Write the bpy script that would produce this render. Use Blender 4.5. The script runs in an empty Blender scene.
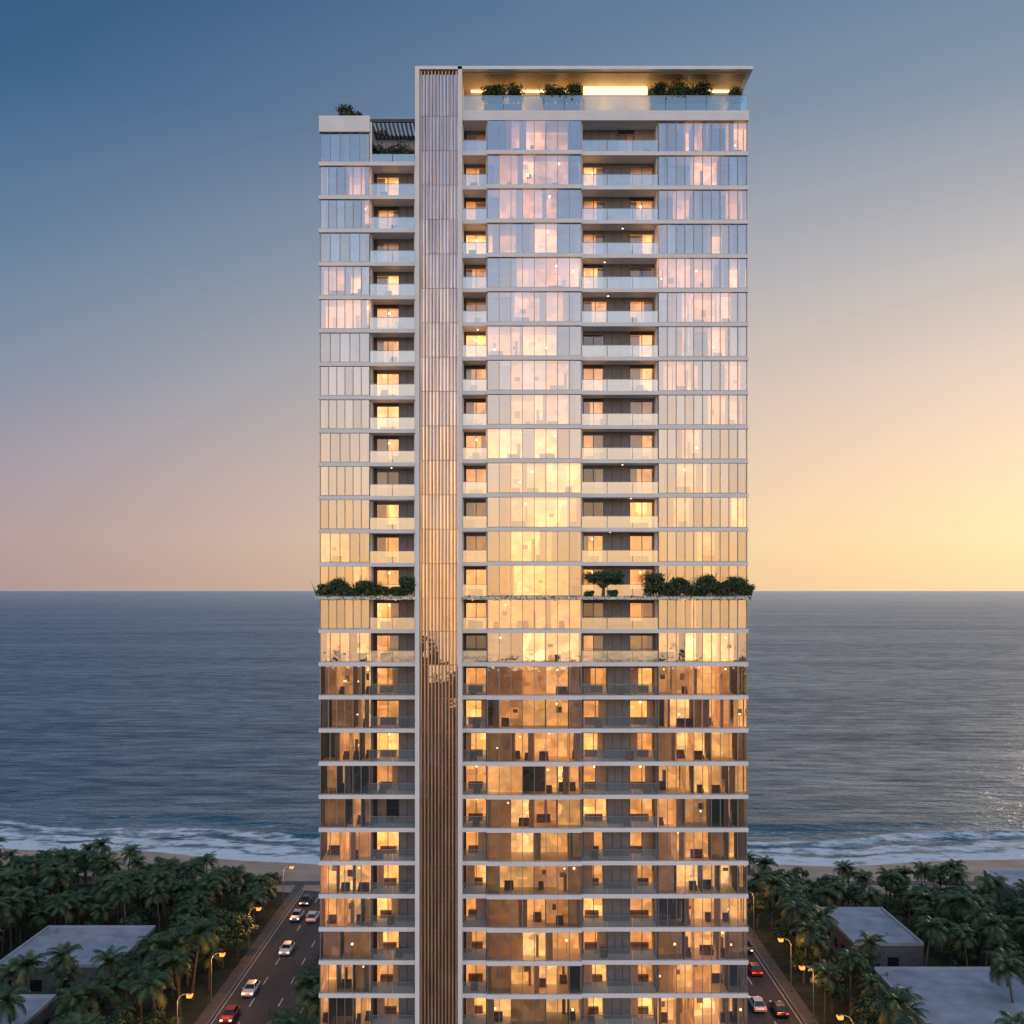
import bpy, math, random
from mathutils import Vector, Matrix
R = random.Random(7)
SC = bpy.context.scene
COL = SC.collection

# ---------------------------------------------------------------- helpers
def lin(c):
    out = []
    for v in c[:3]:
        v = v/255.0
        out.append(v/12.92 if v <= 0.04045 else ((v+0.055)/1.055)**2.4)
    return out
def PX(px, Y=100.0): return (px-512.0)*Y/1000.0
def PZ(py, Y=100.0): return 60.0+(590.0-py)*Y/1000.0

class NT:
    def __init__(s, tree):
        s.t = tree; s.n = tree.nodes; s.l = tree.links
    def add(s, typ, **kw):
        nd = s.n.new(typ)
        for k, v in kw.items(): setattr(nd, k, v)
        return nd
    def link(s, a, b): s.l.new(a, b)
    def math(s, op, a, b=None, c=None, clamp=False):
        nd = s.n.new('ShaderNodeMath'); nd.operation = op; nd.use_clamp = clamp
        for i, v in enumerate((a, b, c)):
            if v is None: continue
            if isinstance(v, (int, float)): nd.inputs[i].default_value = v
            else: s.l.new(v, nd.inputs[i])
        return nd.outputs[0]
    def ramp(s, fac, stops, interp='LINEAR'):
        nd = s.n.new('ShaderNodeValToRGB'); cr = nd.color_ramp; cr.interpolation = interp
        while len(cr.elements) < len(stops): cr.elements.new(0.5)
        for e, (p, c) in zip(cr.elements, stops):
            e.position = p; e.color = (c[0], c[1], c[2], 1)
        s.l.new(fac, nd.inputs[0]); return nd.outputs[0]
    def mix(s, fac, a, b, blend='MIX'):
        nd = s.n.new('ShaderNodeMix'); nd.data_type = 'RGBA'; nd.blend_type = blend
        for idx, v in ((0, fac), (6, a), (7, b)):
            if isinstance(v, (int, float)): nd.inputs[idx].default_value = v
            elif isinstance(v, (tuple, list)): nd.inputs[idx].default_value = (v[0], v[1], v[2], 1)
            else: s.l.new(v, nd.inputs[idx])
        return nd.outputs[2]

def new_mat(name):
    m = bpy.data.materials.new(name); m.use_nodes = True
    nt = NT(m.node_tree); nt.n.clear()
    out = nt.add('ShaderNodeOutputMaterial')
    return m, nt, out

def pmat(name, col, rough=0.6, metal=0.0, var=0.12, scale=1.5, emis=None, estr=0.0, bump=0.0, bscale=20, spec=0.5, stretch=(1,1,1)):
    m, nt, out = new_mat(name)
    b = nt.add('ShaderNodeBsdfPrincipled')
    tc = nt.add('ShaderNodeTexCoord'); mp = nt.add('ShaderNodeMapping')
    mp.inputs['Scale'].default_value = stretch
    nt.link(tc.outputs['Object'], mp.inputs[0])
    nz = nt.add('ShaderNodeTexNoise'); nz.inputs['Scale'].default_value = scale; nz.inputs['Detail'].default_value = 5
    nt.link(mp.outputs[0], nz.inputs['Vector'])
    c0 = [v*(1-var*1.6) for v in col]; c1 = [min(1, v*(1+var*1.6)) for v in col]
    c = nt.ramp(nz.outputs['Fac'], [(0.3, c0), (0.7, c1)])
    nt.link(c, b.inputs['Base Color'])
    b.inputs['Roughness'].default_value = rough; b.inputs['Metallic'].default_value = metal
    b.inputs['Specular IOR Level'].default_value = spec
    if emis:
        b.inputs['Emission Color'].default_value = (*emis, 1); b.inputs['Emission Strength'].default_value = estr
    if bump:
        n2 = nt.add('ShaderNodeTexNoise'); n2.inputs['Scale'].default_value = bscale; n2.inputs['Detail'].default_value = 4
        nt.link(tc.outputs['Object'], n2.inputs['Vector'])
        bp = nt.add('ShaderNodeBump'); bp.inputs['Strength'].default_value = bump; bp.inputs['Distance'].default_value = 0.05
        nt.link(n2.outputs['Fac'], bp.inputs['Height']); nt.link(bp.outputs[0], b.inputs['Normal'])
    nt.link(b.outputs[0], out.inputs[0])
    return m

def glass_mat(name, refl, tint, gcol=(0.95, 0.96, 1.0), rough=0.02, wob=0.02, frost=0.0):
    m, nt, out = new_mat(name)
    tr = nt.add('ShaderNodeBsdfTransparent'); tr.inputs[0].default_value = (*tint, 1)
    gl = nt.add('ShaderNodeBsdfGlossy'); gl.inputs[0].default_value = (*gcol, 1); gl.inputs['Roughness'].default_value = rough
    fr = nt.add('ShaderNodeFresnel'); fr.inputs[0].default_value = 1.5
    f = nt.math('ADD', nt.math('MULTIPLY', fr.outputs[0], 1-refl), refl, clamp=True)
    tc = nt.add('ShaderNodeTexCoord'); nz = nt.add('ShaderNodeTexNoise'); nz.inputs['Scale'].default_value = 0.7
    nt.link(tc.outputs['Object'], nz.inputs['Vector'])
    bp = nt.add('ShaderNodeBump'); bp.inputs['Strength'].default_value = wob; bp.inputs['Distance'].default_value = 0.5
    nt.link(nz.outputs['Fac'], bp.inputs['Height']); nt.link(bp.outputs[0], gl.inputs['Normal'])
    base = tr.outputs[0]
    if frost:
        df = nt.add('ShaderNodeBsdfDiffuse'); df.inputs[0].default_value = (.8, .86, .88, 1)
        m2 = nt.add('ShaderNodeMixShader'); m2.inputs[0].default_value = frost
        nt.link(base, m2.inputs[1]); nt.link(df.outputs[0], m2.inputs[2]); base = m2.outputs[0]
    mx = nt.add('ShaderNodeMixShader'); nt.link(f, mx.inputs[0]); nt.link(base, mx.inputs[1]); nt.link(gl.outputs[0], mx.inputs[2])
    nt.link(mx.outputs[0], out.inputs[0]); return m

def glow_mat(name, col, estr, scale=1.0):
    """interior wall glowing by its own emission in place of room lamps: panels, pictures and shelving as blocks of different tone"""
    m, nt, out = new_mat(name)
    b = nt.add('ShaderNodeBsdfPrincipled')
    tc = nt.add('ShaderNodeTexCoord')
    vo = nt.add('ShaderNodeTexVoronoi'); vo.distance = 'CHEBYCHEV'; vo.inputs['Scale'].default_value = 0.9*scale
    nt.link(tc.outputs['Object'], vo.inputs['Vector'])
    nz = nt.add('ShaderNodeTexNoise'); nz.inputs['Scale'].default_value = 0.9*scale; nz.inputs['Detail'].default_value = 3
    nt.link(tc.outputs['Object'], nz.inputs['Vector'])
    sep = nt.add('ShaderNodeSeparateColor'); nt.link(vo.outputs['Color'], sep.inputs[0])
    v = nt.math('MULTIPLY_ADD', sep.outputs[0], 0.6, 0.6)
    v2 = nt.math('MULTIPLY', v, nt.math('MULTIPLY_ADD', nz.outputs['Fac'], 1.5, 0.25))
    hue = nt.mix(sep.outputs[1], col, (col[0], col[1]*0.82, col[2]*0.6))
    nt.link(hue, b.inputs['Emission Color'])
    nt.link(nt.math('MULTIPLY', v2, estr), b.inputs['Emission Strength'])  # room light put into the wall as emission, no lamp lights it
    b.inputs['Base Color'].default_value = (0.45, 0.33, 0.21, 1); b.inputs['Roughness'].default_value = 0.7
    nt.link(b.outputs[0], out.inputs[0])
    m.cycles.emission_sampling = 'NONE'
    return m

class MB:
    def __init__(s): s.v = []; s.f = []; s.m = []
    def quad(s, a, b, c, d, mi=0):
        n = len(s.v); s.v += [a, b, c, d]; s.f.append((n, n+1, n+2, n+3)); s.m.append(mi)
    def tri(s, a, b, c, mi=0):
        n = len(s.v); s.v += [a, b, c]; s.f.append((n, n+1, n+2)); s.m.append(mi)
    def box(s, x0, x1, y0, y1, z0, z1, mi=0):
        n = len(s.v)
        s.v += [(x0,y0,z0),(x1,y0,z0),(x1,y1,z0),(x0,y1,z0),(x0,y0,z1),(x1,y0,z1),(x1,y1,z1),(x0,y1,z1)]
        for q in ((0,3,2,1),(4,5,6,7),(0,1,5,4),(1,2,6,5),(2,3,7,6),(3,0,4,7)):
            s.f.append(tuple(n+i for i in q)); s.m.append(mi)
    def prism(s, poly, axis, a0, a1, mi=0, inset=None):
        n = len(s.v); k = len(poly)
        for a in (a0, a1):
            for p in poly:
                s.v.append((a, p[0], p[1]) if axis == 'x' else (p[0], a, p[1]) if axis == 'y' else (p[0], p[1], a))
        s.f.append(tuple(range(n, n+k))); s.m.append(mi)
        s.f.append(tuple(reversed(range(n+k, n+2*k)))); s.m.append(mi)
        for i in range(k):
            j = (i+1) % k
            s.f.append((n+i, n+k+i, n+k+j, n+j)); s.m.append(mi)
    def tube(s, pts, rads, seg=8, mi=0):
        n0 = len(s.v)
        for i, (p, r) in enumerate(zip(pts, rads)):
            p = Vector(p)
            d = Vector(pts[min(i+1, len(pts)-1)])-Vector(pts[max(i-1, 0)])
            d.normalize()
            u = d.cross(Vector((0.13, 0.97, 0.2))).normalized(); w = d.cross(u)
            for k in range(seg):
                a = 2*math.pi*k/seg
                s.v.append(tuple(p+u*math.cos(a)*r+w*math.sin(a)*r))
        for i in range(len(pts)-1):
            for k in range(seg):
                k2 = (k+1) % seg
                s.f.append((n0+i*seg+k, n0+i*seg+k2, n0+(i+1)*seg+k2, n0+(i+1)*seg+k)); s.m.append(mi)
        s.f.append(tuple(n0+(len(pts)-1)*seg+k for k in range(seg))); s.m.append(mi)
    def leaves(s, c, rad, n, size, rng, mis=(0,), shell=0.5):
        for _ in range(n):
            while True:
                d = Vector((rng.uniform(-1,1), rng.uniform(-1,1), rng.uniform(-1,1)))
                if 0.05 < d.length <= 1: break
            d = d.normalized()*(shell+(1-shell)*rng.random())
            p = Vector(c)+Vector((d.x*rad[0], d.y*rad[1], d.z*rad[2]))
            nrm = (d+Vector((rng.uniform(-1,1), rng.uniform(-1,1), rng.uniform(-.3,1.3)))*0.8).normalized()
            u = nrm.cross(Vector((rng.uniform(-1,1), rng.uniform(-1,1), rng.uniform(-1,1)))).normalized()
            w = nrm.cross(u); sz = size*rng.uniform(.6, 1.3)
            s.quad(tuple(p-u*sz), tuple(p-w*sz*.5), tuple(p+u*sz), tuple(p+w*sz*.5), rng.choice(mis))
    def mesh(s, name, mats, smooth=False):
        me = bpy.data.meshes.new(name); me.from_pydata(s.v, [], s.f)
        for m in mats: me.materials.append(m)
        me.polygons.foreach_set('material_index', s.m)
        if smooth: me.polygons.foreach_set('use_smooth', [True]*len(s.f))
        me.update(); return me
    def build(s, name, mats, parent=None, smooth=False, loc=(0,0,0)):
        ob = bpy.data.objects.new(name, s.mesh(name, mats, smooth)); COL.objects.link(ob)
        ob.location = loc
        if parent: ob.parent = parent
        return ob
def empty(name, loc=(0,0,0)):
    e = bpy.data.objects.new(name, None); COL.objects.link(e); e.location = loc; return e

# ---------------------------------------------------------------- materials
M_white = pmat('white_paint', (0.89, 0.88, 0.865), 0.45, var=0.03, scale=0.6)
M_frame = pmat('mullion_aluminium', (0.36, 0.355, 0.35), 0.35, 0.5, var=0.05)
M_dframe = pmat('dark_frame', (0.06, 0.06, 0.065), 0.4, 0.3, var=0.1)
M_greypan = pmat('grey_panel', (0.21, 0.21, 0.225), 0.5, 0.1, var=0.08)
M_beige = pmat('beige_wall', (0.42, 0.34, 0.27), 0.7, var=0.06)
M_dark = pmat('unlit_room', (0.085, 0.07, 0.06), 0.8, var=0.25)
M_curt = pmat('sheer_curtain', (0.66, 0.55, 0.46), 0.8, var=0.15, scale=6, stretch=(4,4,0.2))
M_bronze = pmat('bronze_fin', (0.85, 0.51, 0.30), 0.28, 0.6, var=0.15, scale=0.5, stretch=(3,3,0.5))
M_furn = pmat('furniture', (0.16, 0.09, 0.05), 0.6, var=0.3)
G = [glass_mat('glass_a', 0.42, (0.78, 0.74, 0.70)), glass_mat('glass_b', 0.47, (0.76, 0.73, 0.70)),
     glass_mat('glass_c', 0.39, (0.8, 0.75, 0.70)), glass_mat('glass_d', 0.43, (0.8, 0.72, 0.66), gcol=(1.0, 0.95, 0.92))]
G_core = [glass_mat('core_glass_a', 0.66, (.5, .5, .5), gcol=(.9, .92, 1)), glass_mat('core_glass_b', 0.55, (.5, .5, .5), gcol=(.85, .88, 1))]
G_bal = glass_mat('balustrade_glass', 0.40, (0.8, 0.86, 0.87), gcol=(0.94, 0.99, 1.0), rough=0.08, frost=.13)
G_ter = glass_mat('terrace_glass', 0.30, (0.72, 0.86, 0.88), gcol=(0.8, 0.97, 1.0), rough=0.06, frost=.06)
G_door = glass_mat('door_glass', 0.12, (0.88, 0.85, 0.8))
L1 = glow_mat('room_glow_warm', (1.0, 0.52, 0.18), 1.7)
L2 = glow_mat('room_glow_bright', (1.0, 0.60, 0.25), 2.5)
L3 = glow_mat('room_glow_soft', (1.0, 0.47, 0.17), 0.95)
L4 = glow_mat('room_glow_dim', (1.0, 0.48, 0.2), 0.3)
LAMP = pmat('interior_lamp', (0.9, 0.7, 0.5), 0.5, emis=(1.0, 0.72, 0.38), estr=4.0); LAMP.cycles.emission_sampling = 'NONE'
COVE = pmat('cove_light', (0.9, 0.8, 0.6), 0.5, emis=(1.0, 0.68, 0.32), estr=2.4)
M_leafd = pmat('leaf_dark', (0.032, 0.066, 0.026), 0.6, var=0.4, scale=3)
M_leafl = pmat('leaf_light', (0.07, 0.112, 0.036), 0.55, var=0.4, scale=3)
M_leafo = pmat('leaf_olive', (0.11, 0.12, 0.045), 0.55, var=0.3, scale=3)
M_bark = pmat('bark', (0.13, 0.10, 0.075), 0.9, var=0.3, scale=4)

# ---------------------------------------------------------------- tower
tower = empty('residential_tower', (0, 0, 0))
deckZ = PZ(598)
zR = [PZ(598-34.15*k) for k in range(14, 0, -1)]+[deckZ]+[PZ(598+33.1*k) for k in range(1, 18)]
zL = [PZ(598-33.36*k) for k in range(14, 0, -1)]+[deckZ]+[PZ(598+33.1*k) for k in range(1, 18)]
TH = 0.195
YB = 125.0
slab = MB(); mull = MB(); glass = MB(); bal = MB(); wall = MB(); room = MB(); furn = MB()
def glazed(xl, xr, yg, z0, z1, n, litf, upper, shift=None):
    w = (xr-xl)/n
    for i in range(n):
        a = xl+w*i; b = a+w
        t = [R.uniform(-.006, .006) for _ in range(2)]
        glass.quad((a, yg+t[0], z0), (b, yg-t[0]+t[1], z0), (b, yg-t[0]-t[1], z1), (a, yg+t[0]-t[1]*0, z1), R.choice((0,0,0,1,1,2,3)))
        mull.box(a-.03, a+.03, yg-.12, yg-.01, z0, z1)
    mull.box(xr-.03, xr+.03, yg-.12, yg-.01, z0, z1)
    mull.box(xl+.04, xr-.04, yg-.05, yg-.012, z0+.02, z0+.09)
    x = xl
    while x < xr-0.05:
        cw = min(R.choice((1, 2, 2, 3))*w, xr-x)
        if xr-(x+cw) < w*0.5: cw = xr-x
        u = ((x+cw/2)-xl)/(xr-xl)
        lit = litf(u)
        yb = yg+R.choice((1.6, 2.6, 3.6)) if lit else yg+R.uniform(1.2, 3.0)
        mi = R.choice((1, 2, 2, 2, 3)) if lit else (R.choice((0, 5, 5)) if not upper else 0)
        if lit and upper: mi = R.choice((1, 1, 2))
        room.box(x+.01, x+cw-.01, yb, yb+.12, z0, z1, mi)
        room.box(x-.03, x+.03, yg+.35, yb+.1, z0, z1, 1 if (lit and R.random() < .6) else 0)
        if lit or mi == 5:
            for _ in range(R.choice((0, 0, 1))):
                lx = R.uniform(x+.2, x+cw-.2); lz = R.choice((z1-.6, z0+1.2)); ly = R.uniform(yg+.6, max(yg+.7, yb-.2))
                sz = R.uniform(.08, .13)
                k8 = [(lx+sz*math.cos(q*math.pi/4), ly+sz*math.sin(q*math.pi/4)) for q in range(8)]
                furn.prism(k8, 'z', lz, lz+sz*1.6, 1)
                if lz > z0+2: furn.box(lx-.01, lx+.01, ly-.01, ly+.01, lz+sz*1.6, z1, 0)
                else: furn.box(lx-.02, lx+.02, ly-.02, ly+.02, z0, lz, 0)
        if lit:
            if R.random() < .6:
                fw = R.uniform(.5, min(1.6, cw*.8)); fx = R.uniform(x, x+cw-fw); fy = R.uniform(yg+.6, yb-.7)
                furn.box(fx, fx+fw, fy, fy+.6, z0, z0+R.uniform(.35, .5), 0)
                furn.box(fx+.02, fx+fw-.02, fy+.45, fy+.65, z0+.2, z0+R.uniform(.7, .85), 0)
            if R.random() < .3:
                px_ = R.uniform(x+.1, x+cw-.5)
                furn.box(px_, px_+R.uniform(.3, .6), yb-.06, yb-.01, z0+1.3, z0+R.uniform(1.6, 2.0), 2)
            if R.random() < .2:
                px_ = R.uniform(x+.1, x+cw-.4)
                furn.box(px_, px_+R.uniform(.2, .35), yb-.4, yb-.02, z0, z0+R.uniform(1.6, 2.4), 2)
        if R.random() < (.5 if upper else .35):
            cwid = R.uniform(.25, .7)
            cx = x+.04 if R.random() < .5 else x+cw-cwid-.04
            n_ = 7
            for k in range(n_):
                p0 = cx+cwid*k/n_; p1 = cx+cwid*(k+1)/n_; o = .05*(k % 2)
                room.quad((p0, yg+.2+o, z0), (p1, yg+.25-o, z0), (p1, yg+.25-o, z1), (p0, yg+.2+o, z1), 4)
        x += cw

def recess(xl, xr, z0, z1, yfront, depth, segs, upper):
    yb = yfront+depth; W = xr-xl
    wall.box(xl, xl+.12, yfront+.35, yb, z0, z1, 0 if upper else 1)
    wall.box(xr-.12, xr, yfront+.35, yb, z0, z1, 0 if upper else 1)
    for f0, f1, kind in segs:
        a = max(xl+.121, xl+W*f0); b = min(xr-.121, xl+W*f1)
        if kind == 'p':
            wall.box(a, b, yb, yb+.2, z0, z1, 1)
            k = max(1, round((b-a)/.85))
            for i in range(1, k): wall.box(a+(b-a)*i/k-.02, a+(b-a)*i/k+.02, yb-.03, yb-.002, z0, z1, 3)
        elif kind == 'w':
            wall.box(a, b, yb, yb+.2, z0, z1, 2)
        elif kind == 'k':
            wall.box(a, b, yb, yb+.2, z0, z1, 3)
        else:
            top = z1-.35
            wall.box(a, b, yb, yb+.2, top, z1, 3 if R.random() < .5 else 1)
            glass.quad((a, yb+.05, z0), (b, yb+.05, z0), (b, yb+.05, top), (a, yb+.05, top), 4)
            k = max(1, round((b-a)/1.0))
            for i in range(k+1):
                xx = a+(b-a)*i/k
                wall.box(max(a, xx-.035), min(b, xx+.035), yb-.04, yb+.04, z0, top-.002, 3)
            lit = kind == 'l'
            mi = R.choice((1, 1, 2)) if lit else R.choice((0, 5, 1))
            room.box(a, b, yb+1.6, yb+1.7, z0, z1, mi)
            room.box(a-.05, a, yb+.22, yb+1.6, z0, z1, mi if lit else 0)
            if R.random() < .7:
                cwid = (b-a)*R.uniform(.25, .5); cx = a if R.random() < .5 else b-cwid
                room.box(cx, cx+cwid, yb+.3, yb+.36, z0, top, 4)
            if lit:
                furn.box(a+.2, b-.4, yb+1.0, yb+1.4, z0, z0+.7, 0)
                if R.random() < .3:
                    lx = (a+b)/2; furn.box(lx-.1, lx+.1, yb+.9, yb+1.08, z1-.7, z1-.5, 1)
    if R.random() < .2:
        cx = (xl+xr)/2+R.uniform(-1, 1)*W*.2
        furn.box(cx-.07, cx+.07, yfront+1.2, yfront+1.34, z1-.03, z1-.004, 1)
    yf = yfront
    nb = max(1, round(W/2.4))
    for i in range(nb):
        a = xl+W*i/nb+.03; b = xl+W*(i+1)/nb-.03
        bal.quad((a, yf, z0-.02), (b, yf, z0-.02), (b, yf, z0+1.13), (a, yf, z0+1.13), 0)
    bal.box(xl+.02, xr-.02, yf-.03, yf+.03, z0+1.135, z0+1.175, 1)
    if R.random() < .6:
        cx = R.uniform(xl+.4, xr-1.2)
        furn.box(cx, cx+.7, yf+.7, yf+1.3, z0, z0+.42, 0); furn.box(cx, cx+.7, yf+1.25, yf+1.32, z0+.42, z0+.85, 0)

A0, A1, B1, C1 = PX(320), PX(370), PX(415), PX(462)
D1, E1, F1, G1 = PX(487), PX(581.5), PX(658), PX(747)
# ---- left wing
for i in range(len(zL)-1):
    zt, zb = zL[i]-TH, zL[i+1]+TH
    upper = zb > 54
    p = .3 if upper else .62
    row = R.random()
    lf = (lambda u, r=row, pp=p: R.random() < (pp+.3 if r > .5 else pp-.25))
    glazed(A0+.05, A1-.06, 100.0, zb, zt, 6 if i % 3 else 5, lf, upper)
    if i == 0: continue
    k = R.choice(('l', 'l', 'l', 'd')) if not upper else R.choice(('l', 'l', 'd', 'l'))
    recess(A1, B1, zb, zt, 99.9, 1.9, [(0, .10, 'k'), (.10, .60, k), (.60, 1, 'p')], upper)
SY = 99.8
for i, z in enumerate(zL):
    if z < 0.5: continue
    if i == 0:
        slab.box(PX(319.5), A1, SY-.1, YB, z-TH, PZ(117), 0)
        slab.box(A1, B1+.5, 103.9, YB, z-TH, PZ(122), 0)
    elif abs(z-deckZ) < .01: continue
    else:
        slab.box(PX(319), B1+.2, SY, YB, z-TH, z+TH, 0)
# ---- right part
for i in range(len(zR)-1):
    zt, zb = zR[i]-TH, zR[i+1]+TH
    upper = zb > 54
    kk = 'l' if R.random() < (.7 if not upper else .8) else 'd'
    recess(C1, D1, zb, zt, 99.9, 2.1, [(0, .12, 'k'), (.12, 1, kk)], upper)
    row = R.random()
    lfE = (lambda u, r=row: R.random() < (.97 if .2 < u < .82 else (.1 if r < .65 else .5)))
    glazed(D1+.06, E1-.06, 99.74, zb, zt, 8, lfE, upper)
    l1 = 'l' if R.random() < .75 else 'd'; l2 = 'l' if R.random() < (.85 if not upper else .7) else 'd'
    mode = R.random()
    if mode < .75: segs = [(0, .04, 'w'), (.04, .31, l1), (.31, .66, 'p'), (.66, .98, l2), (.98, 1, 'w')]
    else: segs = [(0, .04, 'k'), (.04, .36, l1), (.36, .66, 'p'), (.66, .98, l2), (.98, 1, 'k')]
    if i == 0: segs = [(0, .5, 'p'), (.5, .72, 'd'), (.72, 1, 'w')]
    recess(E1, F1, zb, zt, 99.9, 1.9, segs, upper)
    lfG = (lambda u, r=row: R.random() < (.82 if .2 < u < .93 else .25)*(1 if not upper else .6))
    glazed(F1+.06, G1-.05, 100.0, zb, zt, 10, lfG, upper)
for i, z in enumerate(zR):
    if z < 0.5 or abs(z-deckZ) < .01: continue
    if i == 0:
        slab.box(B1+1, PX(748), 99.65, YB, z-TH, PZ(112), 0)
        continue
    slab.box(C1, D1-.01, SY, YB-.01, z-TH, z+TH, 0)
    slab.box(D1-.01, E1+.01, 99.5, YB, z-TH, z+TH, 0)
    slab.box(E1+.01, PX(748), SY, YB-.01, z-TH, z+TH, 0)
# sky garden deck
slab.box(PX(315, 98.6), B1+.2, 98.6, YB, deckZ-.14, deckZ+.14, 0)
slab.box(C1, PX(752, 98.6), 98.6, YB, deckZ-.14, deckZ+.14, 0)
for side, x in (('l', A0-.0), ('r', G1+.02)):
    for i in range(len(zR)-1):
        z1, z0 = (zL if side == 'l' else zR)[i]-TH, (zL if side == 'l' else zR)[i+1]+TH
        for k in range(16):
            a = 100.2+k*1.5; b = a+1.5
            glass.quad((x, a, z0), (x, b, z0), (x, b, z1), (x, a, z1), R.choice((0, 1, 2, 3)))
            mull.box(x-.05, x+.05, a-.04, a+.04, z0, z1)
wall.box(A0+.3, G1-.3, 108.2, 124.0, 0, PZ(122), 1)
wall.box(A0+.4, B1, 124.0, 124.6, 0, PZ(134), 2)
for i in range(len(zR)-1):
    z1, z0 = zR[i]-TH, zR[i+1]+TH
    for k in range(28):
        a = A0+k*(G1-A0)/28; b = a+(G1-A0)/28-.06
        glass.quad((b, 124.8, z0), (a, 124.8, z0), (a, 124.8, z1), (b, 124.8, z1), R.choice((0, 1, 2)))
# ---- feature column
yc = 98.7
x0, x1, x2, x3 = PX(415, yc), PX(419.3, yc), PX(457.8, yc), PX(462, yc)
ztop = PZ(66, yc)
slab.box(x0, x1, yc, 104, 0, ztop, 0)
slab.box(x2, x3, yc, 104, 0, ztop-.01, 0)
fin = MB()
nf = 11; pw = (x2-x1)/nf
for k in range(nf):
    cx = x1+pw*(k+.5)
    hw = .08
    for i in range(len(zR)+1):
        zt = (ztop-.42) if i == 0 else zR[i-1]-.01
        zb = (zR[i]+.01) if i < len(zR) else 0
        tx = R.uniform(-.005, .005)
        fin.prism([(cx-hw+tx, yc+.40), (cx-hw+tx, yc+.24), (cx-hw*.5, yc+.16), (cx+hw*.5, yc+.16+R.uniform(-.006, .006)), (cx+hw+tx, yc+.24), (cx+hw+tx, yc+.40)], 'z', zb, zt, 0)
    fin.box(cx-hw*.6, cx+hw*.6, yc+.26, yc+.36, 0, ztop-.43, 0)
gcol = MB()
for i in range(len(zR)+1):
    zt = (ztop-.4) if i == 0 else zR[i-1]-.03; zb = zR[i]+.03 if i < len(zR) else 0
    for k in range(4):
        a = x1+(x2-x1)*k/4; b = x1+(x2-x1)*(k+1)/4; t = R.uniform(-.02, .02); t2 = R.uniform(-.05, .05)
        gcol.quad((a, yc+.55+t+t2, zb), (b, yc+.55+t2, zb), (b, yc+.55-t, zt), (a, yc+.55-t, zt), (i+k) % 2)
fin.box(x1, x2, yc+.9, yc+1.1, 0, ztop-.4, 0)
fin.build('vertical_fins', [M_bronze, M_greypan, M_dark], tower)
gcol.build('core_glazing', G_core, tower)
# ---- crown canopy
zc = ztop; cx0, cx1 = x1, PX(753, yc)
can = MB()
can.box(cx0, cx1, yc, 112, zc-.30, zc+.02, 0)
can.box(x3+.02, cx1-.5, yc+.6, 111.8, zc-.42, zc-.30-.003, 1)
tz = PZ(112)
can.box(x3+.02, G1-.6, 103.2, 103.5, tz, zc-.425, 1)
can.box(G1-6.2, G1-.9, 102.9, 103.15, tz, zc-.43, 3)
can.box(PX(585), PX(650), 101.9, 102.2, zc-1.12, zc-.43, 2)
can.box(PX(470), PX(575), 102.6, 102.8, zc-.6, zc-.43, 2)
can.box(PX(655), PX(735), 102.6, 102.8, zc-.6, zc-.43, 2)
for px_ in (583, 652):
    can.box(PX(px_), PX(px_)+.3, 102.25, 102.6, tz, zc-.44, 1)
can.build('crown_canopy', [M_white, pmat('soffit', (0.60, 0.45, 0.29), .5, var=.05), COVE, M_greypan], tower)
for x_ in (-3, 1, 5, 9.5, 13.5, 18, 22):
    ld = bpy.data.lights.new('terrace_light', 'POINT'); ld.energy = 34; ld.color = (1, .60, .25); ld.shadow_soft_size = .2
    lo = bpy.data.objects.new('terrace_light', ld); COL.objects.link(lo); lo.location = (x_, 102.2, zc-1.9); lo.parent = tower
nb = 14
for i in range(nb):
    a = x3+.05+(PX(746)-x3)*i/nb; b = a+(PX(746)-x3)/nb-.05
    bal.quad((a, 99.8, tz), (b, 99.8, tz), (b, 99.8, PZ(97)), (a, 99.8, PZ(97)), 2)
bal.box(x3+.05, PX(746), 99.77, 99.83, PZ(97)+.003, PZ(97)+.05, 1)
per = MB()
pz = PZ(121)
per.box(A1+.05, x0-.01, 99.9, 100.1, pz-.15, pz+.15, 0)
per.box(A1+.05, x0-.01, 103.6, 103.8, pz-.15, pz+.15, 0)
for k in range(11):
    a = A1+.1+k*.42
    per.prism([(a, pz-.25), (a+.05, pz-.25), (a+.16, pz+.12), (a+.11, pz+.12)], 'y', 100.105, 103.595, 0)
per.box(A1+.02, A1+.2, 99.9, 100.1, zL[1]+TH, pz-.16, 1)
per.build('pergola', [M_dframe, M_white], tower)
wall.box(A1, B1, 103.9, 104.1, zL[1]+TH, zL[0]-TH, 1)
for i in range(2):
    a = A1+(B1-A1)*i/2+.03; b = a+(B1-A1)/2-.06
    bal.quad((a, 99.95, zL[1]+TH), (b, 99.95, zL[1]+TH), (b, 99.95, zL[1]+1.0), (a, 99.95, zL[1]+1.0), 0)

slab.build('floor_slabs', [M_white], tower)
mull.build('mullions', [M_frame], tower)
glass.build('glazing', G+[G_door], tower)
bal.build('balustrades', [G_bal, M_frame, G_ter], tower)
wall.build('walls', [M_white, M_greypan, M_beige, M_dframe], tower)
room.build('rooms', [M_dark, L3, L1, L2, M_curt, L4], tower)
furn.build('furniture', [M_furn, LAMP, M_beige], tower)

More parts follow.
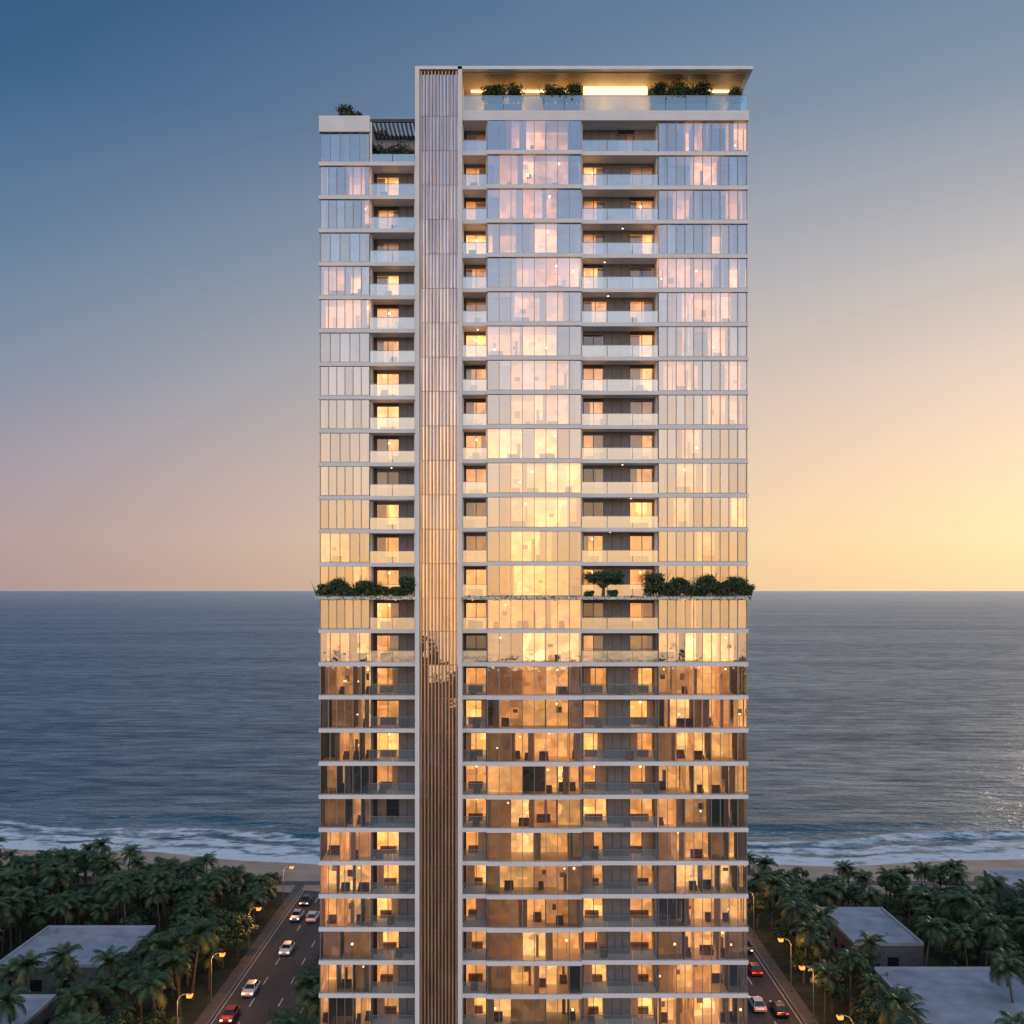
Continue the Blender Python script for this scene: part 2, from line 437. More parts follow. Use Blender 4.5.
# ---------------------------------------------------------------- planting on tower
def shrub(x, y, z, w, h, name='shrub', fr=False):
    b = MB(); rr = random.Random(R.random())
    for k in range(int(7+w*3)):
        r = rr.uniform(.20, .38)*h
        c = (rr.uniform(-w/2+r*.5, w/2-r*.5) if w/2 > r*.5 else 0, rr.uniform(-.35, .35), rr.uniform(.25, .78)*h)
        b.leaves(c, (r*1.1, r*.9, r*.85), 140, .13, rr, rr.choice(((0,), (0, 0, 1), (0, 1), (0, 1, 2), (1, 2))), .3)
    for k in range(int(w*5)):
        bx = rr.uniform(-w/2, w/2); a = rr.uniform(0, 6.28); L = rr.uniform(.75, 1.2)*h
        tip = Vector((bx+math.cos(a)*L*.35, math.sin(a)*L*.3, L))
        b.tri((bx-.07, 0, .1), (bx+.08, 0, .1), tuple(tip), rr.choice((0, 1)))
    for k in range(3): b.tube([(rr.uniform(-w/3, w/3), 0, 0), (rr.uniform(-w/3, w/3), 0, h*.5)], [.03, .02], 5, 3)
    return b.build(name, [M_leafd, M_leafl, M_leafo, M_bark], loc=(x, y, z))
dz = deckZ+.14
for px_, w, h in ((325, 1.9, 1.4), (337, 1.8, 1.9), (350, 1.9, 1.2), (361, 1.5, 1.9), (372, 1.6, 1.7), (383, 1.5, 1.1), (397, 1.5, 1.0), (409, 1.5, 2.3),
                  (590, 1.0, .6), (614, 1.0, .7), (654, 1.8, 2.5), (668, 2.0, 1.5), (684, 2.0, 2.0), (697, 1.8, 1.3), (707, 1.6, 2.4), (722, 2.2, 1.6), (738, 2.0, 2.2), (747, 1.2, 1.4)):
    shrub(PX(px_, 99.1), 99.15, dz, w, h)
tr = MB()
for k in range(1700):
    x = R.uniform(PX(315, 98.5), PX(752, 98.5))
    if PX(414) < x < PX(462.5): continue
    tr.leaves((x, 98.62, deckZ+R.uniform(-.16, .2)), (.12, .08, .1), 2, .08, R, (0, 0, 1))
tr.build('trailing_plants', [M_leafd, M_leafl])
def small_tree(x, y, z, w, h, name):
    b = MB(); rr = random.Random(3)
    b.tube([(0,0,0), (.05,0,h*.3), (0,.05,h*.55)], [.12, .09, .06], 7, 3)
    for k in range(8):
        a = k*.85+.3; L = w*.36
        t = (math.cos(a)*L, math.sin(a)*L*.7, h*rr.uniform(.5, .85))
        b.tube([(0,0,h*.3), (t[0]*.5, t[1]*.5, h*.5), t], [.06, .04, .02], 5, 3)
        b.leaves(t, (w*.19, w*.18, h*.18), 300, .12, rr, rr.choice(((0,), (0, 0, 1), (0, 1))), .2)
    b.leaves((0, 0, h*.83), (w*.24, w*.22, h*.17), 380, .12, rr, (0, 0, 1), .2)
    b.build(name, [M_leafd, M_leafl, M_leafo, M_bark], loc=(x, y, z))
small_tree(PX(603), 99.15, dz, 4.0, 2.7, 'ornamental_tree')
for px_, w, h in ((490, 1.3, 2.2), (498, 1.5, 2.7), (515, 1.3, 2.5), (550, 1.4, 2.4), (562, 1.2, 2.2), (574, 1.3, 2.4), (657, 1.5, 2.6), (668, 1.4, 2.2), (679, 1.6, 2.8), (691, 1.4, 2.3), (701, 1.4, 2.8), (735, 1.1, 2.2)):
    shrub(PX(px_, 101), 100.55, tz+.75, w, h)
for a_, b_ in ((484, 522), (544, 580), (651, 707), (729, 741)):
    pb = MB(); pb.box(PX(a_), PX(b_), 100.1, 101.0, tz, tz+.85, 0); pb.build('planter_box', [M_greypan])
shrub(PX(345), 100.5, PZ(117), 1.5, 1.5); shrub(PX(353), 100.6, PZ(117), 1.4, 1.0); shrub(PX(378), 104.8, PZ(122), 1.3, 1.3)
for px_ in (378, 391, 404): shrub(PX(px_), 101.2, zL[1]+TH, 1.6, 2.5)

# ---------------------------------------------------------------- terrain, beach, sea
def shore(x):
    s = 221+0.2*max(0, -x-38)*(1 if x > -140 else 0)+0.07*max(0, x-38)
    if x <= -140: s = 221+.2*102+(-x-140)*.03
    return s+1.8*math.sin(x/17.0)+1.1*math.sin(x/7.3+1)
SEA = -1.2
xs = [-6000, -3000, -1500, -800]+[-400+4*i for i in range(201)]+[800, 1500, 3000, 6000]
land = MB()
rows = [lambda x: -610, lambda x: -300, lambda x: 0, lambda x: shore(x)-24, lambda x: shore(x)-13, lambda x: shore(x)-3, lambda x: shore(x)+3, lambda x: shore(x)+30]
zs = [0, 0, 0, 0, .1, -.85, -1.4, -4]
for j, (r, z) in enumerate(zip(rows, zs)):
    for x in xs: land.v.append((x, r(x), z))
nx = len(xs)
for j in range(len(rows)-1):
    for i in range(nx-1):
        land.f.append((j*nx+i, j*nx+i+1, (j+1)*nx+i+1, (j+1)*nx+i)); land.m.append(1 if j >= 3 else 0)
M_soil = pmat('undergrowth', (0.03, 0.04, 0.02), 0.95, var=0.4, scale=0.25, bump=.6, bscale=1.5)
M_sand = pmat('sand', (0.42, 0.31, 0.23), 0.9, var=0.14, scale=0.15, bump=.4, bscale=2)
land.build('ground', [M_soil, M_sand])

def sea_mat():
    m, nt, out = new_mat('sea_water')
    geo = nt.add('ShaderNodeNewGeometry')
    at = nt.add('ShaderNodeAttribute'); at.attribute_name = 'offshore'
    def noise(scale, detail, st=(1, 1, 1), rough=.55):
        mp = nt.add('ShaderNodeMapping'); mp.inputs['Scale'].default_value = st
        mp.inputs['Rotation'].default_value = (0, 0, .12)
        nt.link(geo.outputs['Position'], mp.inputs[0])
        n = nt.add('ShaderNodeTexNoise'); n.inputs['Scale'].default_value = scale; n.inputs['Detail'].default_value = detail
        n.inputs['Roughness'].default_value = rough
        nt.link(mp.outputs[0], n.inputs['Vector']); return n.outputs['Fac']
    big = noise(.03, 4, (.45, 1.2, 1)); mid = noise(.12, 6, (.5, 1.2, 1), .62); fine = noise(.7, 4, (.7, 1.1, 1))
    far = noise(.004, 12, (.3, 1.3, 1), .88)      # wave pattern at all scales, drives colour and reflectance
    wv = noise(.14, 4, (.38, 1.0, 1), .6)
    h = nt.math('ADD', nt.math('MULTIPLY', big, 6.0), nt.math('ADD', nt.math('MULTIPLY', mid, 3.6), nt.math('MULTIPLY', fine, .8)))
    bp = nt.add('ShaderNodeBump'); bp.inputs['Strength'].default_value = .6; bp.inputs['Distance'].default_value = 1.0
    nt.link(h, bp.inputs['Height'])
    farm = nt.math('MULTIPLY_ADD', nt.math('SUBTRACT', far, .5), 5.5, .5, clamp=True)
    wvm = nt.math('MULTIPLY_ADD', nt.math('SUBTRACT', wv, .5), 5.5, .5, clamp=True)
    mixm = nt.math('MULTIPLY_ADD', farm, .5, nt.math('MULTIPLY', wvm, .5))
    deep = nt.mix(mixm, (0.008, 0.050, 0.088), (0.050, 0.155, 0.215))  # light and dark of the waves put into the water colour
    near = nt.math('SUBTRACT', 1.0, nt.math('DIVIDE', at.outputs['Fac'], 80.0), clamp=True)
    col = nt.mix(nt.math('MULTIPLY', near, .7), deep, (0.03, 0.125, 0.145))
    wob = noise(.045, 3)
    o = nt.math('ADD', at.outputs['Fac'], nt.math('MULTIPLY', nt.math('SUBTRACT', wob, .5), 22.0))
    o = nt.math('DIVIDE', o, 60.0, clamp=True)
    k = lambda v: (v, v, v)
    mask = nt.ramp(o, [(0.0, k(1)), (.09, k(.95)), (.13, k(.5)), (.17, k(.9)), (.22, k(.85)), (.27, k(.42)), (.33, k(.75)), (.37, k(.72)), (.42, k(.3)), (.55, k(.42)), (.58, k(.12)), (.85, k(.0))])
    f1 = noise(.4, 7, (.45, 1, 1), .72)
    fm = nt.math('SUBTRACT', nt.math('ADD', mask, nt.math('MULTIPLY', nt.math('SUBTRACT', f1, .5), 2.4)), .5)
    fm = nt.math('MULTIPLY', fm, 2.5, clamp=True)
    on = nt.math('LESS_THAN', at.outputs['Fac'], 52.0)
    fm = nt.math('MULTIPLY', nt.math('MULTIPLY', fm, on), .9)
    df = nt.add('ShaderNodeBsdfDiffuse'); nt.link(nt.mix(fm, col, (.85, .86, .86)), df.inputs[0])
    bp2 = nt.add('ShaderNodeBump'); bp2.inputs['Strength'].default_value = .35; nt.link(h, bp2.inputs['Height']); nt.link(bp2.outputs[0], df.inputs['Normal'])
    gl = nt.add('ShaderNodeBsdfGlossy'); gl.inputs['Roughness'].default_value = .3; gl.inputs[0].default_value = (.92, .96, 1, 1)
    nt.link(bp.outputs[0], gl.inputs['Normal'])
    fr = nt.add('ShaderNodeFresnel'); fr.inputs[0].default_value = 1.33; nt.link(bp.outputs[0], fr.inputs['Normal'])
    sp = nt.add('ShaderNodeSeparateXYZ'); nt.link(geo.outputs['Position'], sp.inputs[0])
    dist = nt.math('POWER', nt.math('DIVIDE', sp.outputs[1], 7000.0, clamp=True), .5)
    cap = nt.math('MULTIPLY_ADD', dist, .45, nt.math('MULTIPLY_ADD', mixm, .5, .32))
    f = nt.math('MULTIPLY', nt.math('MULTIPLY', fr.outputs[0], cap, clamp=True), nt.math('SUBTRACT', 1.0, fm))
    mx = nt.add('ShaderNodeMixShader'); nt.link(f, mx.inputs[0]); nt.link(df.outputs[0], mx.inputs[1]); nt.link(gl.outputs[0], mx.inputs[2])
    nt.link(mx.outputs[0], out.inputs[0]); return m
M_sea = sea_mat()
def reflector_mat():  # unseen calm water added behind camera so facade glass mirrors golden sky
    m, nt, out = new_mat('reflector_water')
    b = nt.add('ShaderNodeBsdfPrincipled'); b.inputs['Base Color'].default_value = (.03, .09, .12, 1); b.inputs['Roughness'].default_value = .06; b.inputs['IOR'].default_value = 1.5
    geo = nt.add('ShaderNodeNewGeometry'); n = nt.add('ShaderNodeTexNoise'); n.inputs['Scale'].default_value = .05; n.inputs['Detail'].default_value = 4
    nt.link(geo.outputs['Position'], n.inputs['Vector'])
    bp = nt.add('ShaderNodeBump'); bp.inputs['Strength'].default_value = .25; bp.inputs['Distance'].default_value = .6
    nt.link(n.outputs['Fac'], bp.inputs['Height']); nt.link(bp.outputs[0], b.inputs['Normal'])
    nt.link(b.outputs[0], out.inputs[0]); return m
sea = empty('sea')
near = MB(); att = []
xs2 = [-600+4*i for i in range(301)]; offs = [-6+1.0*j for j in range(45)]+[39+2.5*j for j in range(1, 33)]
for o in offs:
    for x in xs2:
        z = SEA
        for c, hgt, wd in ((9, .35, 2), (22, .8, 2.6), (36, .6, 3)):
            cc = c+2.5*math.sin(x/31+c)+1.5*math.sin(x/13+c*2); z += hgt*math.exp(-((o-cc)/wd)**2)*(0.6+.4*math.sin(x/23+c))
        sh = shore(x)
        if o > 40: sh = 232*((o-40)/80)+sh*(1-(o-40)/80) if o < 119 else sh
        near.v.append((x, sh+o if o < 118 else 345, z)); att.append(max(o, 0))
near_last = len(offs)-1
for i, x in enumerate(xs2):
    near.v[near_last*len(xs2)+i] = (x, 352, SEA)
n2 = len(xs2)
for j in range(len(offs)-1):
    for i in range(n2-1):
        near.f.append((j*n2+i, j*n2+i+1, (j+1)*n2+i+1, (j+1)*n2+i)); near.m.append(0)
ob = near.build('near_shore_water', [M_sea], sea, smooth=True)
a = ob.data.attributes.new('offshore', 'FLOAT', 'POINT'); a.data.foreach_set('value', att)
fs = MB()
W = 60000
fs.quad((-W, 352, SEA), (W, 352, SEA), (W, W, SEA), (-W, W, SEA))
fs.quad((-W, 215, SEA), (-600, 215, SEA), (-600, 352, SEA), (-W, 352, SEA))
fs.quad((600, 215, SEA), (W, 215, SEA), (W, 352, SEA), (600, 352, SEA))
fs.quad((-W, -W, SEA), (W, -W, SEA), (W, -605, SEA), (-W, -605, SEA), 1)
ob = fs.build('open_water', [M_sea, reflector_mat()], sea)
a = ob.data.attributes.new('offshore', 'FLOAT', 'POINT'); a.data.foreach_set('value', [1000.0]*len(fs.v))

# ---------------------------------------------------------------- roads
M_asph = pmat('asphalt', (0.05, 0.05, 0.054), 0.8, var=0.2, scale=.4, bump=.2, bscale=8, stretch=(1, .2, 1))
M_kerb = pmat('kerb_concrete', (0.22, 0.21, 0.2), .8, var=.1)
M_pave = pmat('paving', (0.10, 0.095, 0.09), .85, var=.15, scale=.8)
M_line = pmat('road_paint', (0.55, 0.55, 0.53), .6, var=.15, scale=2)
road = MB(); mk = MB(); pv = MB()
Y0, Y1 = -560, 203
for xa, xb in ((-42.0, -29.5), (28.5, 40.5)):
    road.quad((xa, Y0, .02), (xb, Y0, .02), (xb, Y1, .02), (xa, Y1, .02))
    for x in (xa+.35, xb-.5): mk.quad((x, Y0, .026), (x+.12, Y0, .026), (x+.12, Y1, .026), (x, Y1, .026))
    y = Y0
    while y < Y1-4:
        for x in (xa+(xb-xa)/3, xa+2*(xb-xa)/3): mk.quad((x-.08, y, .026), (x+.08, y, .026), (x+.08, y+3, .026), (x-.08, y+3, .026))
        y += 8
    for xk, sgn in ((xa, -1), (xb, 1)):
        e = xk+sgn*.18
        pv.box(min(xk, e), max(xk, e), Y0, Y1, 0, .14, 0)
        e2 = e+sgn*1.7
        pv.box(min(e, e2), max(e, e2), Y0, Y1, 0, .135, 1)
pv.box(-27.4, 26.4, 80, 130, 0, .1, 1)
pv.box(-120, 120, 203.2, 205.6, .0, .16, 1)
road.build('road', [M_asph]); mk.build('road_markings', [M_line]); pv.build('pavement', [M_kerb, M_pave])

# ---------------------------------------------------------------- low buildings
M_roof = pmat('roof_membrane', (0.36, 0.38, 0.42), .85, var=.14, scale=.35)
M_bwall = pmat('render_wall', (0.15, 0.145, 0.15), .8, var=.12)
M_pap = pmat('parapet', (0.42, 0.42, 0.45), .7, var=.05)
M_win = pmat('dark_window', (0.02, 0.025, 0.03), .12, var=.1)
def house(x0, x1, y0, y1, h, units=2):
    e = empty('flat_roof_building', ((x0+x1)/2, (y0+y1)/2, 0)); cx, cy = (x0+x1)/2, (y0+y1)/2
    x0 -= cx; x1 -= cx; y0 -= cy; y1 -= cy
    b = MB(); b.box(x0, x1, y0, y1, 0, h-.5, 0); b.build('walls', [M_bwall], e)
    b = MB(); b.box(x0+.25, x1-.25, y0+.25, y1-.25, h-.497, h-.35, 0)
    b.box(x0+1.2, x0+2.3, y1-3, y1-2, h-.35, h+.15, 0); b.box(x1-4, x1-3.2, y0+4, y0+4.8, h-.35, h+.05, 0)
    b.build('roof', [M_roof], e)
    b = MB()
    b.box(x0-.05, x1+.05, y0-.05, y0+.25, h-.497, h, 0); b.box(x0-.05, x1+.05, y1-.25, y1+.05, h-.497, h, 0)
    b.box(x0-.05, x0+.25, y0+.252, y1-.252, h-.497, h, 0); b.box(x1-.25, x1+.05, y0+.252, y1-.252, h-.497, h, 0)
    b.build('parapet', [M_pap], e)
    b = MB()
    nn = int((y1-y0)/3.6)
    for k in range(nn):
        y = y0+1+k*3.6
        for xx, s in ((x0, -1), (x1, 1)):
            b.box(min(xx, xx+s*.04), max(xx, xx+s*.04), y, y+1.4, 1.2, 2.7, 0)
    for k in range(int((x1-x0)/4.2)):
        x = x0+1+k*4.2; b.box(x, x+1.7, y0-.04, y0, 1.0 if k else .05, 2.7, 0)
    b.build('windows', [M_win], e)
house(-76, -58.5, 147, 164, 5)
house(-80, -62, 117, 136, 5)
house(53.4, 64.2, 156, 173.5, 5)
house(52.6, 72, 124, 146, 5)
house(92, 112, 184, 195, 5.5)
BL = [(-78, -56.5, 143, 165.5), (-84, -60.5, 112, 137), (51.5, 66, 151.5, 175), (51, 74, 119, 147.5), (90, 114, 180, 197)]

# ---------------------------------------------------------------- trees
def palm_mesh(seed, name, mats, H=8.5):
    rr = random.Random(seed); b = MB()
    lx, ly = rr.uniform(-.8, .8), rr.uniform(-.8, .8)
    pts = [(lx*(t**2), ly*(t**2), H*t) for t in (0, .2, .45, .7, .9, 1)]
    b.tube(pts, [.24, .18, .15, .13, .13, .16], 7, 0)
    top = Vector(pts[-1])
    for k in range(28):
        a = k*2.399+rr.uniform(-.2, .2)
        el = rr.uniform(-.35, 1.2) if k > 6 else rr.uniform(.8, 1.4)
        L = rr.uniform(2.6, 3.4)
        d = Vector((math.cos(a), math.sin(a), 0)); p = top.copy(); ang = el
        seg = 9; mi = rr.choice((1, 1, 2)) if el > .3 else rr.choice((1, 1, 3))
        for s in range(seg+1):
            t = s/seg
            dirv = d*math.cos(ang)+Vector((0, 0, math.sin(ang)))
            side = dirv.cross(Vector((0, 0, 1))).normalized()
            if s > 0:
                for hf in (0, .5):
                    q = p-dirv*L/seg*hf; ll = (.34+.66*math.sin(math.pi*min(1, t*.85+.12)))*rr.uniform(.8, 1.1)
                    for sg in (-1, 1):
                        tip = q+side*sg*ll*.85+dirv*ll*.55-Vector((0, 0, ll*.38))
                        w = dirv*.1
                        b.tri(tuple(q-w), tuple(q+w), tuple(tip), mi)
            p = p+dirv*(L/seg); ang -= (1.9/seg)*(0.5+t)
    return b.mesh(name, mats)
def broad_mesh(seed, name, mats, H=7.5, w=3.2):
    rr = random.Random(seed); b = MB()
    b.tube([(0, 0, 0), (.1, 0, H*.25), (.0, .1, H*.5)], [.28, .2, .14], 7, 0)
    for k in range(16):
        a = k*2.399; rad = w*math.sqrt((k+.5)/16)*.8
        c = (math.cos(a)*rad+rr.uniform(-.3, .3), math.sin(a)*rad+rr.uniform(-.3, .3), H*rr.uniform(.6, .9)-rad*.45)
        b.tube([(0, 0, H*.35), (c[0]*.55, c[1]*.55, c[2]*.8), c], [.12, .07, .03], 5, 0)
        r = rr.uniform(.7, 1.25)
        b.leaves(c, (r, r, r*.8), 110, .24, rr, rr.choice(((1,), (1, 1, 2), (1, 2), (2, 3, 1))), .45)
    return b.mesh(name, mats)
tm = [M_bark, M_leafd, M_leafl, M_leafo]
palms = [palm_mesh(s, 'palm', tm, h) for s, h in ((1, 7.8), (2, 8.6), (3, 6.8))]
broads = [broad_mesh(s, 'broadleaf', tm, h, w) for s, h, w in ((11, 7.0, 3.2), (12, 6.0, 2.8), (13, 7.8, 3.5))]
def blocked(x, y):
    for a, b_, c, d in BL:
        if a-1.5 < x < b_+1.5 and c-1 < y < d+1: return True
    if -44.9 < x < -27.0 or 26.4 < x < 43.2: return True
    if -27.0 <= x <= 26.4 and 78 < y < 132: return True
    return False
pts = []
def scatter(xa, xb, ya, yb, sp, jit=.45):
    y = ya
    while y < yb:
        x = xa+R.random()*sp
        while x < xb:
            X = x+R.uniform(-jit, jit)*sp; Y = y+R.uniform(-jit, jit)*sp
            if not blocked(X, Y) and Y < shore(X)-26: pts.append((X, Y))
            x += sp
        y += sp
scatter(-190, 190, 92, 208, 3.7)
scatter(-260, 260, -590, -60, 20)
groves = {}
for (X, Y) in pts:
    ispalm = R.random() < .5
    groves.setdefault((ispalm, R.randrange(3)), []).append((X, Y))
for (X, Y) in [(-25.6, 128+4.2*k) for k in range(15)]+[(25.6, 134+5*k) for k in range(11)]+[(-24.5, 110), (-24.5, 122), (-24.6, 116), (-24, 128), (22.4, 96), (24.4, 103), (-17, 96)]:
    groves.setdefault((True, R.randrange(3)), []).append((X, Y))
for (isp, k), pl in groves.items():
    b = MB()
    for X, Y in pl:
        s = R.uniform(.66, 1.12)*(.85 if Y > shore(X)-42 else 1); a = R.uniform(0, 6.28); h = s/2*math.sqrt(2)
        tl = R.uniform(-.05, .05); tl2 = R.uniform(-.05, .05)
        P = []
        for q in range(4):
            dx, dy = math.cos(a+q*math.pi/2)*h, math.sin(a+q*math.pi/2)*h
            P.append((X+dx, Y+dy, .02+dx*tl+dy*tl2))
        b.quad(*P)
    nm = 'palm_grove' if isp else 'broadleaf_grove'
    g = b.build(nm, [M_soil])
    g.instance_type = 'FACES'; g.use_instance_faces_scale = True
    g.show_instancer_for_render = False; g.show_instancer_for_viewport = False
    c = bpy.data.objects.new('palm_tree_part' if isp else 'broadleaf_tree_part', (palms if isp else broads)[k]); COL.objects.link(c); c.parent = g
for px_, py_, d, s in ((57, 965, 140, 1.0), (890, 1003, 122, 1.15), (985, 945, 152, 1.05), (1015, 990, 134, 1.1), (300, 985, 137, .8), (12, 1005, 126, 1), (180, 975, 146, .9), (870, 975, 150, .85), (925, 945, 152, 1)):
    o = bpy.data.objects.new('palm_tree', palms[R.randrange(3)]); COL.objects.link(o)
    x = (px_-512)*d/1000; x = min(x, -46) if px_ < 250 else x
    if px_ == 300: x = -27.5
    o.location = (x, d, 0); o.scale = (s, s, s); o.rotation_euler[2] = R.uniform(0, 6)

# ---------------------------------------------------------------- street lamps
M_pole = pmat('galvanised_pole', (0.25, 0.25, 0.26), .5, .5)
M_lens = pmat('lamp_lens', (.8, .4, .12), .4, emis=(1, .30, .035), estr=1.9)
def lamp(x, y, s):
    e = empty('street_lamp', (x, y, 0))
    b = MB()
    b.tube([(0,0,.1), (0,0,.6), (0,0,.62), (0,0,7.2), (s*.3,0,7.8), (s*.9,0,8.1), (s*1.3,0,8.1)], [.14,.14,.09,.07,.06,.055,.05], 8)
    b.build('pole', [M_pole], e)
    b = MB(); a_, b_ = sorted((s*1.2, s*1.95)); b.prism([(a_+.1, 8.05), (b_-.1, 8.05), (b_-.25, 8.14), (a_+.25, 8.15)], 'y', -.14, .14, 0)
    b.build('head', [M_pole], e)
    b = MB(); b.prism([(a_+.1, 7.65), (b_-.1, 7.65), (b_, 8.045), (a_, 8.045)], 'y', -.28, .28, 0); b.build('lens', [M_lens], e)
    ld = bpy.data.lights.new('bulb', 'POINT'); ld.energy = 1000; ld.color = (1, .42, .11); ld.shadow_soft_size = .15
    lo = bpy.data.objects.new('bulb', ld); COL.objects.link(lo); lo.location = (s*1.58, 0, 7.3); lo.parent = e
for y in (114, 128.5, 143, 163.5, 188): lamp(-43.0, y, 1)
for y in (122, 138, 149, 172): lamp(41.6, y, -1)

# ---------------------------------------------------------------- cars
M_tyre = pmat('tyre', (0.02, 0.02, 0.02), .8); M_cgl = pmat('car_glass', (0.02, 0.025, 0.03), .08, var=.05)
M_hl = pmat('headlight', (.9, .9, .85), .2, emis=(1, .9, .7), estr=2.5); M_tl = pmat('taillight', (.5, .02, .02), .3, emis=(1, .05, .03), estr=2.0)
M_hub = pmat('alloy', (.4, .4, .42), .35, .8)
def car(x, y, col, flip=False):
    e = empty('car', (x, y, .026)); e.rotation_euler[2] = math.pi if flip else 0
    paint = pmat('car_paint', col, .25, .15, var=.03)
    L = [(-2.2, .35), (-2.25, .62), (-2.15, .88), (-1.35, .95), (1.15, .97), (2.0, .84), (2.22, .62), (2.2, .33)]
    b = MB(); k = len(L)
    ws = [(-.90, .90), (-.82, 1.0), (.82, 1.0), (.90, .90)]
    for wx, sc in ws:
        for (yy, zz) in L: b.v.append((wx, yy*(.985 if sc < 1 else 1), .33+(zz-.33)*(sc)))
    for s in range(3):
        for i in range(k):
            j = (i+1) % k
            b.f.append((s*k+i, s*k+j, (s+1)*k+j, (s+1)*k+i)); b.m.append(0)
    b.f.append(tuple(range(k))); b.m.append(0); b.f.append(tuple(reversed(range(3*k, 4*k)))); b.m.append(0)
    b.build('body', [paint], e)
    b = MB()
    lo = [(-.80, -1.75), (.80, -1.75), (.80, 1.05), (-.80, 1.05)]; hi = [(-.60, -1.15), (.60, -1.15), (.60, .35), (-.60, .35)]
    v = [(p[0], p[1], .93) for p in lo]+[(p[0], p[1], 1.40) for p in hi]
    b.v = v; b.f = [(0,1,5,4), (1,2,6,5), (2,3,7,6), (3,0,4,7)]; b.m = [0]*4; b.build('windows', [M_cgl], e)
    b = MB(); b.prism([(-.63, -1.2), (.63, -1.2), (.63, .42), (-.63, .42)], 'z', 1.402, 1.45)
    for a_, c_ in ((0, 4), (1, 5), (2, 6), (3, 7)): b.tube([v[a_], v[c_]], [.045, .04], 5)
    for sx in (-1, 1):
        b.tube([(sx*.8, -.3, .94), (sx*.61, -.35, 1.41)], [.04, .035], 5)
        b.box(min(sx*.88, sx*1.04), max(sx*.88, sx*1.04), .75, .9, .95, 1.08)
    b.build('roof', [paint], e)
    b = MB()
    for sx in (-1, 1):
        for wy in (-1.35, 1.35):
            for r, a0, a1, mi in ((.33, .72, .915, 0), (.2, .915, .93, 1)):
                poly = [(wy+r*math.cos(t*math.pi/8), .33+r*math.sin(t*math.pi/8)) for t in range(16)]
                b.prism(poly, 'x', sx*a0, sx*a1, mi)
    b.build('wheels', [M_tyre, M_hub], e)
    b = MB()
    for sx in (-1, 1):
        x0, x1 = sorted((sx*.45, sx*.8))
        b.box(x0, x1, 2.1, 2.24, .62, .76, 0); b.box(x0, x1, -2.27, -2.14, .68, .82, 1)
    b.build('lights', [M_hl, M_tl], e)
W_, S_, D_, RD = (.7, .7, .7), (.35, .36, .38), (.03, .03, .035), (.35, .025, .025)
for px_, py_, c, fl in ((297, 915, S_, 1), (313, 916, W_, 0), (287, 948, W_, 1), (251, 988, W_, 1), (230, 1014, RD, 1), (306, 900, D_, 1),
                        (754, 968, RD, 0), (757, 1003, W_, 0), (779, 1008, D_, 0), (745, 946, D_, 1)):
    d = 59300/(py_-590.0); car((px_-512)*d/1000, d, c, bool(fl))

# ---------------------------------------------------------------- sky
sun_az, sun_el = math.radians(33), math.radians(4.5)
S = Vector((math.sin(sun_az)*math.cos(sun_el), math.cos(sun_az)*math.cos(sun_el), math.sin(sun_el)))
w = bpy.data.worlds.new('World'); SC.world = w; w.use_nodes = True; w.name = 'sky'
nt = NT(w.node_tree); nt.n.clear()
out = nt.add('ShaderNodeOutputWorld')
tc = nt.add('ShaderNodeTexCoord'); sep = nt.add('ShaderNodeSeparateXYZ'); nt.link(tc.outputs['Generated'], sep.inputs[0])
zz = nt.math('MAXIMUM', sep.outputs[2], 0.0)
g = lambda *c: lin(c)
away = nt.ramp(zz, [(0, g(172,150,150)), (.05, g(176,156,158)), (.12, g(160,152,165)), (.2, g(130,143,164)), (.3, g(98,126,154)), (.42, g(60,98,138)), (.5, g(42,82,125)), (1, g(25,60,105))])
tow = nt.ramp(zz, [(0, g(250,210,160)), (.05, g(254,222,170)), (.1, g(248,216,178)), (.2, g(222,202,185)), (.3, g(186,182,184)), (.42, g(135,150,168)), (.5, g(110,134,160)), (1, g(50,85,130))])
back = nt.ramp(zz, [(0, g(255,194,130)), (.03, g(255,200,140)), (.1, g(246,210,174)), (.2, g(220,207,200)), (.3, g(174,183,201)), (.4, g(128,150,182)), (.6, g(136,152,178)), (1, g(150,162,182))])
hl = nt.math('SQRT', nt.math('ADD', nt.math('MULTIPLY', sep.outputs[0], sep.outputs[0]), nt.math('MULTIPLY', sep.outputs[1], sep.outputs[1])))
hl = nt.math('MAXIMUM', hl, .001)
ca = nt.math('DIVIDE', nt.math('ADD', nt.math('MULTIPLY', sep.outputs[0], math.sin(sun_az)), nt.math('MULTIPLY', sep.outputs[1], math.cos(sun_az))), hl)
t = nt.math('DIVIDE', nt.math('SUBTRACT', ca, .45), .55, clamp=True)
t = nt.math('POWER', t, 1.35)
front = nt.mix(t, away, tow)
bm = nt.add('ShaderNodeMapRange'); bm.interpolation_type = 'SMOOTHSTEP'
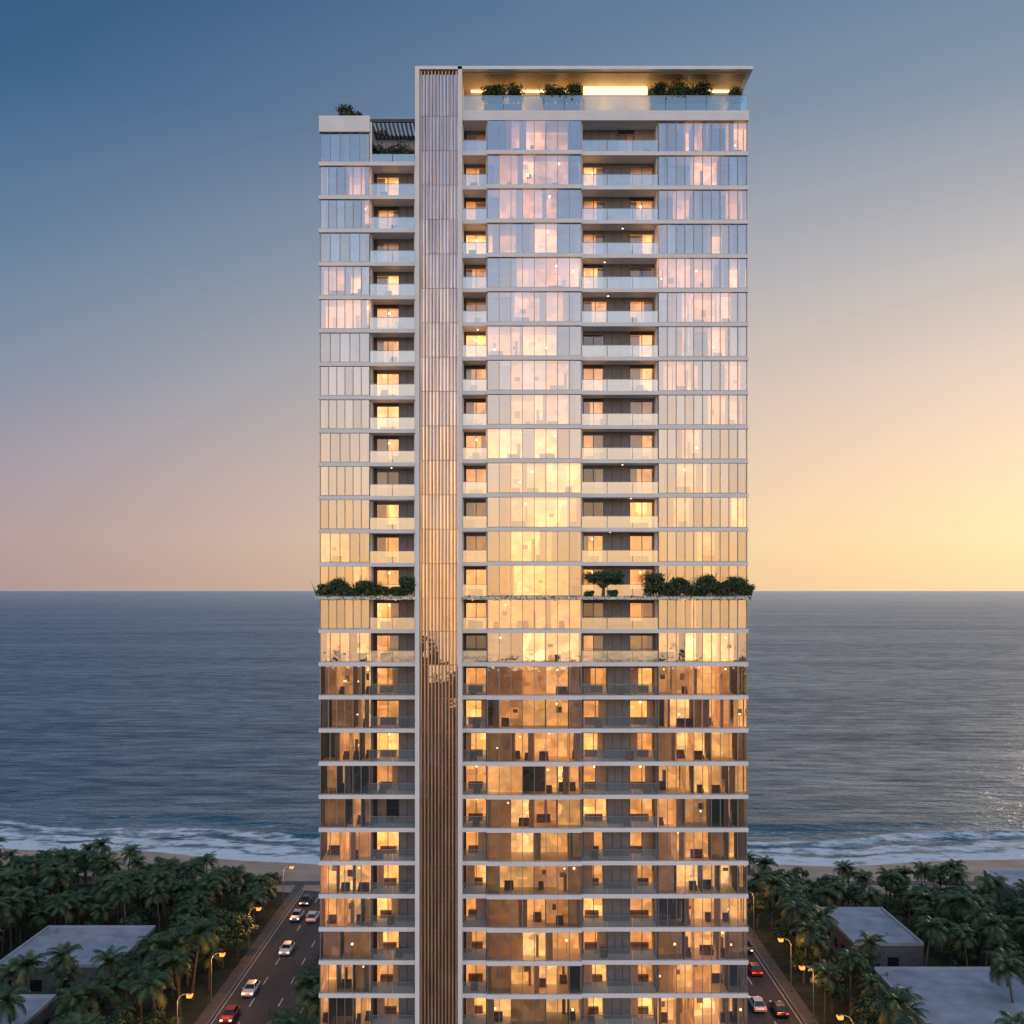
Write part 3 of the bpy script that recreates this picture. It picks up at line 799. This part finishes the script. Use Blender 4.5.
nt.link(nt.math('DIVIDE', sep.outputs[1], hl), bm.inputs[0]); bm.inputs[1].default_value = .25; bm.inputs[2].default_value = -.5
bk = nt.add('ShaderNodeVectorMath'); bk.operation = 'SCALE'; nt.link(back, bk.inputs[0]); bk.inputs['Scale'].default_value = 1.95
colr = nt.mix(bm.outputs[0], front, bk.outputs[0])
dt = nt.add('ShaderNodeVectorMath'); dt.operation = 'DOT_PRODUCT'; nt.link(tc.outputs['Generated'], dt.inputs[0]); dt.inputs[1].default_value = S
gl = nt.math('POWER', nt.math('MAXIMUM', dt.outputs['Value'], 0), 45.0)
glow = nt.mix(gl, (0, 0, 0), (.16, .13, .08))
colr = nt.mix(1.0, colr, glow, 'ADD')
bg = nt.add('ShaderNodeBackground'); nt.link(colr, bg.inputs[0]); bg.inputs[1].default_value = 1.0
sk = nt.add('ShaderNodeTexSky'); sk.sky_type = 'NISHITA'; sk.sun_disc = False; sk.sun_elevation = sun_el; sk.sun_rotation = sun_az
bg2 = nt.add('ShaderNodeBackground'); nt.link(sk.outputs[0], bg2.inputs[0]); bg2.inputs[1].default_value = .001
ad = nt.add('ShaderNodeAddShader'); nt.link(bg.outputs[0], ad.inputs[0]); nt.link(bg2.outputs[0], ad.inputs[1]); nt.link(ad.outputs[0], out.inputs[0])

sd = bpy.data.lights.new('sun', 'SUN'); sd.energy = .7; sd.angle = math.radians(3); sd.color = (1, .72, .48)
so = bpy.data.objects.new('sun', sd); COL.objects.link(so); so.rotation_euler = S.to_track_quat('Z', 'Y').to_euler(); so.location = (150, 200, 120)

# ---------------------------------------------------------------- camera
cd = bpy.data.cameras.new('camera'); co = bpy.data.objects.new('camera', cd); COL.objects.link(co)
co.location = (0, 0, 60); co.rotation_euler = (math.radians(90), 0, 0)
cd.sensor_width = 36; cd.lens = 36*1000/1024; cd.shift_y = (590-512)/1024.0
cd.clip_start = .5; cd.clip_end = 200000
SC.camera = co
SC.view_settings.view_transform = 'Standard'; SC.view_settings.look = 'None'; SC.view_settings.exposure = 0
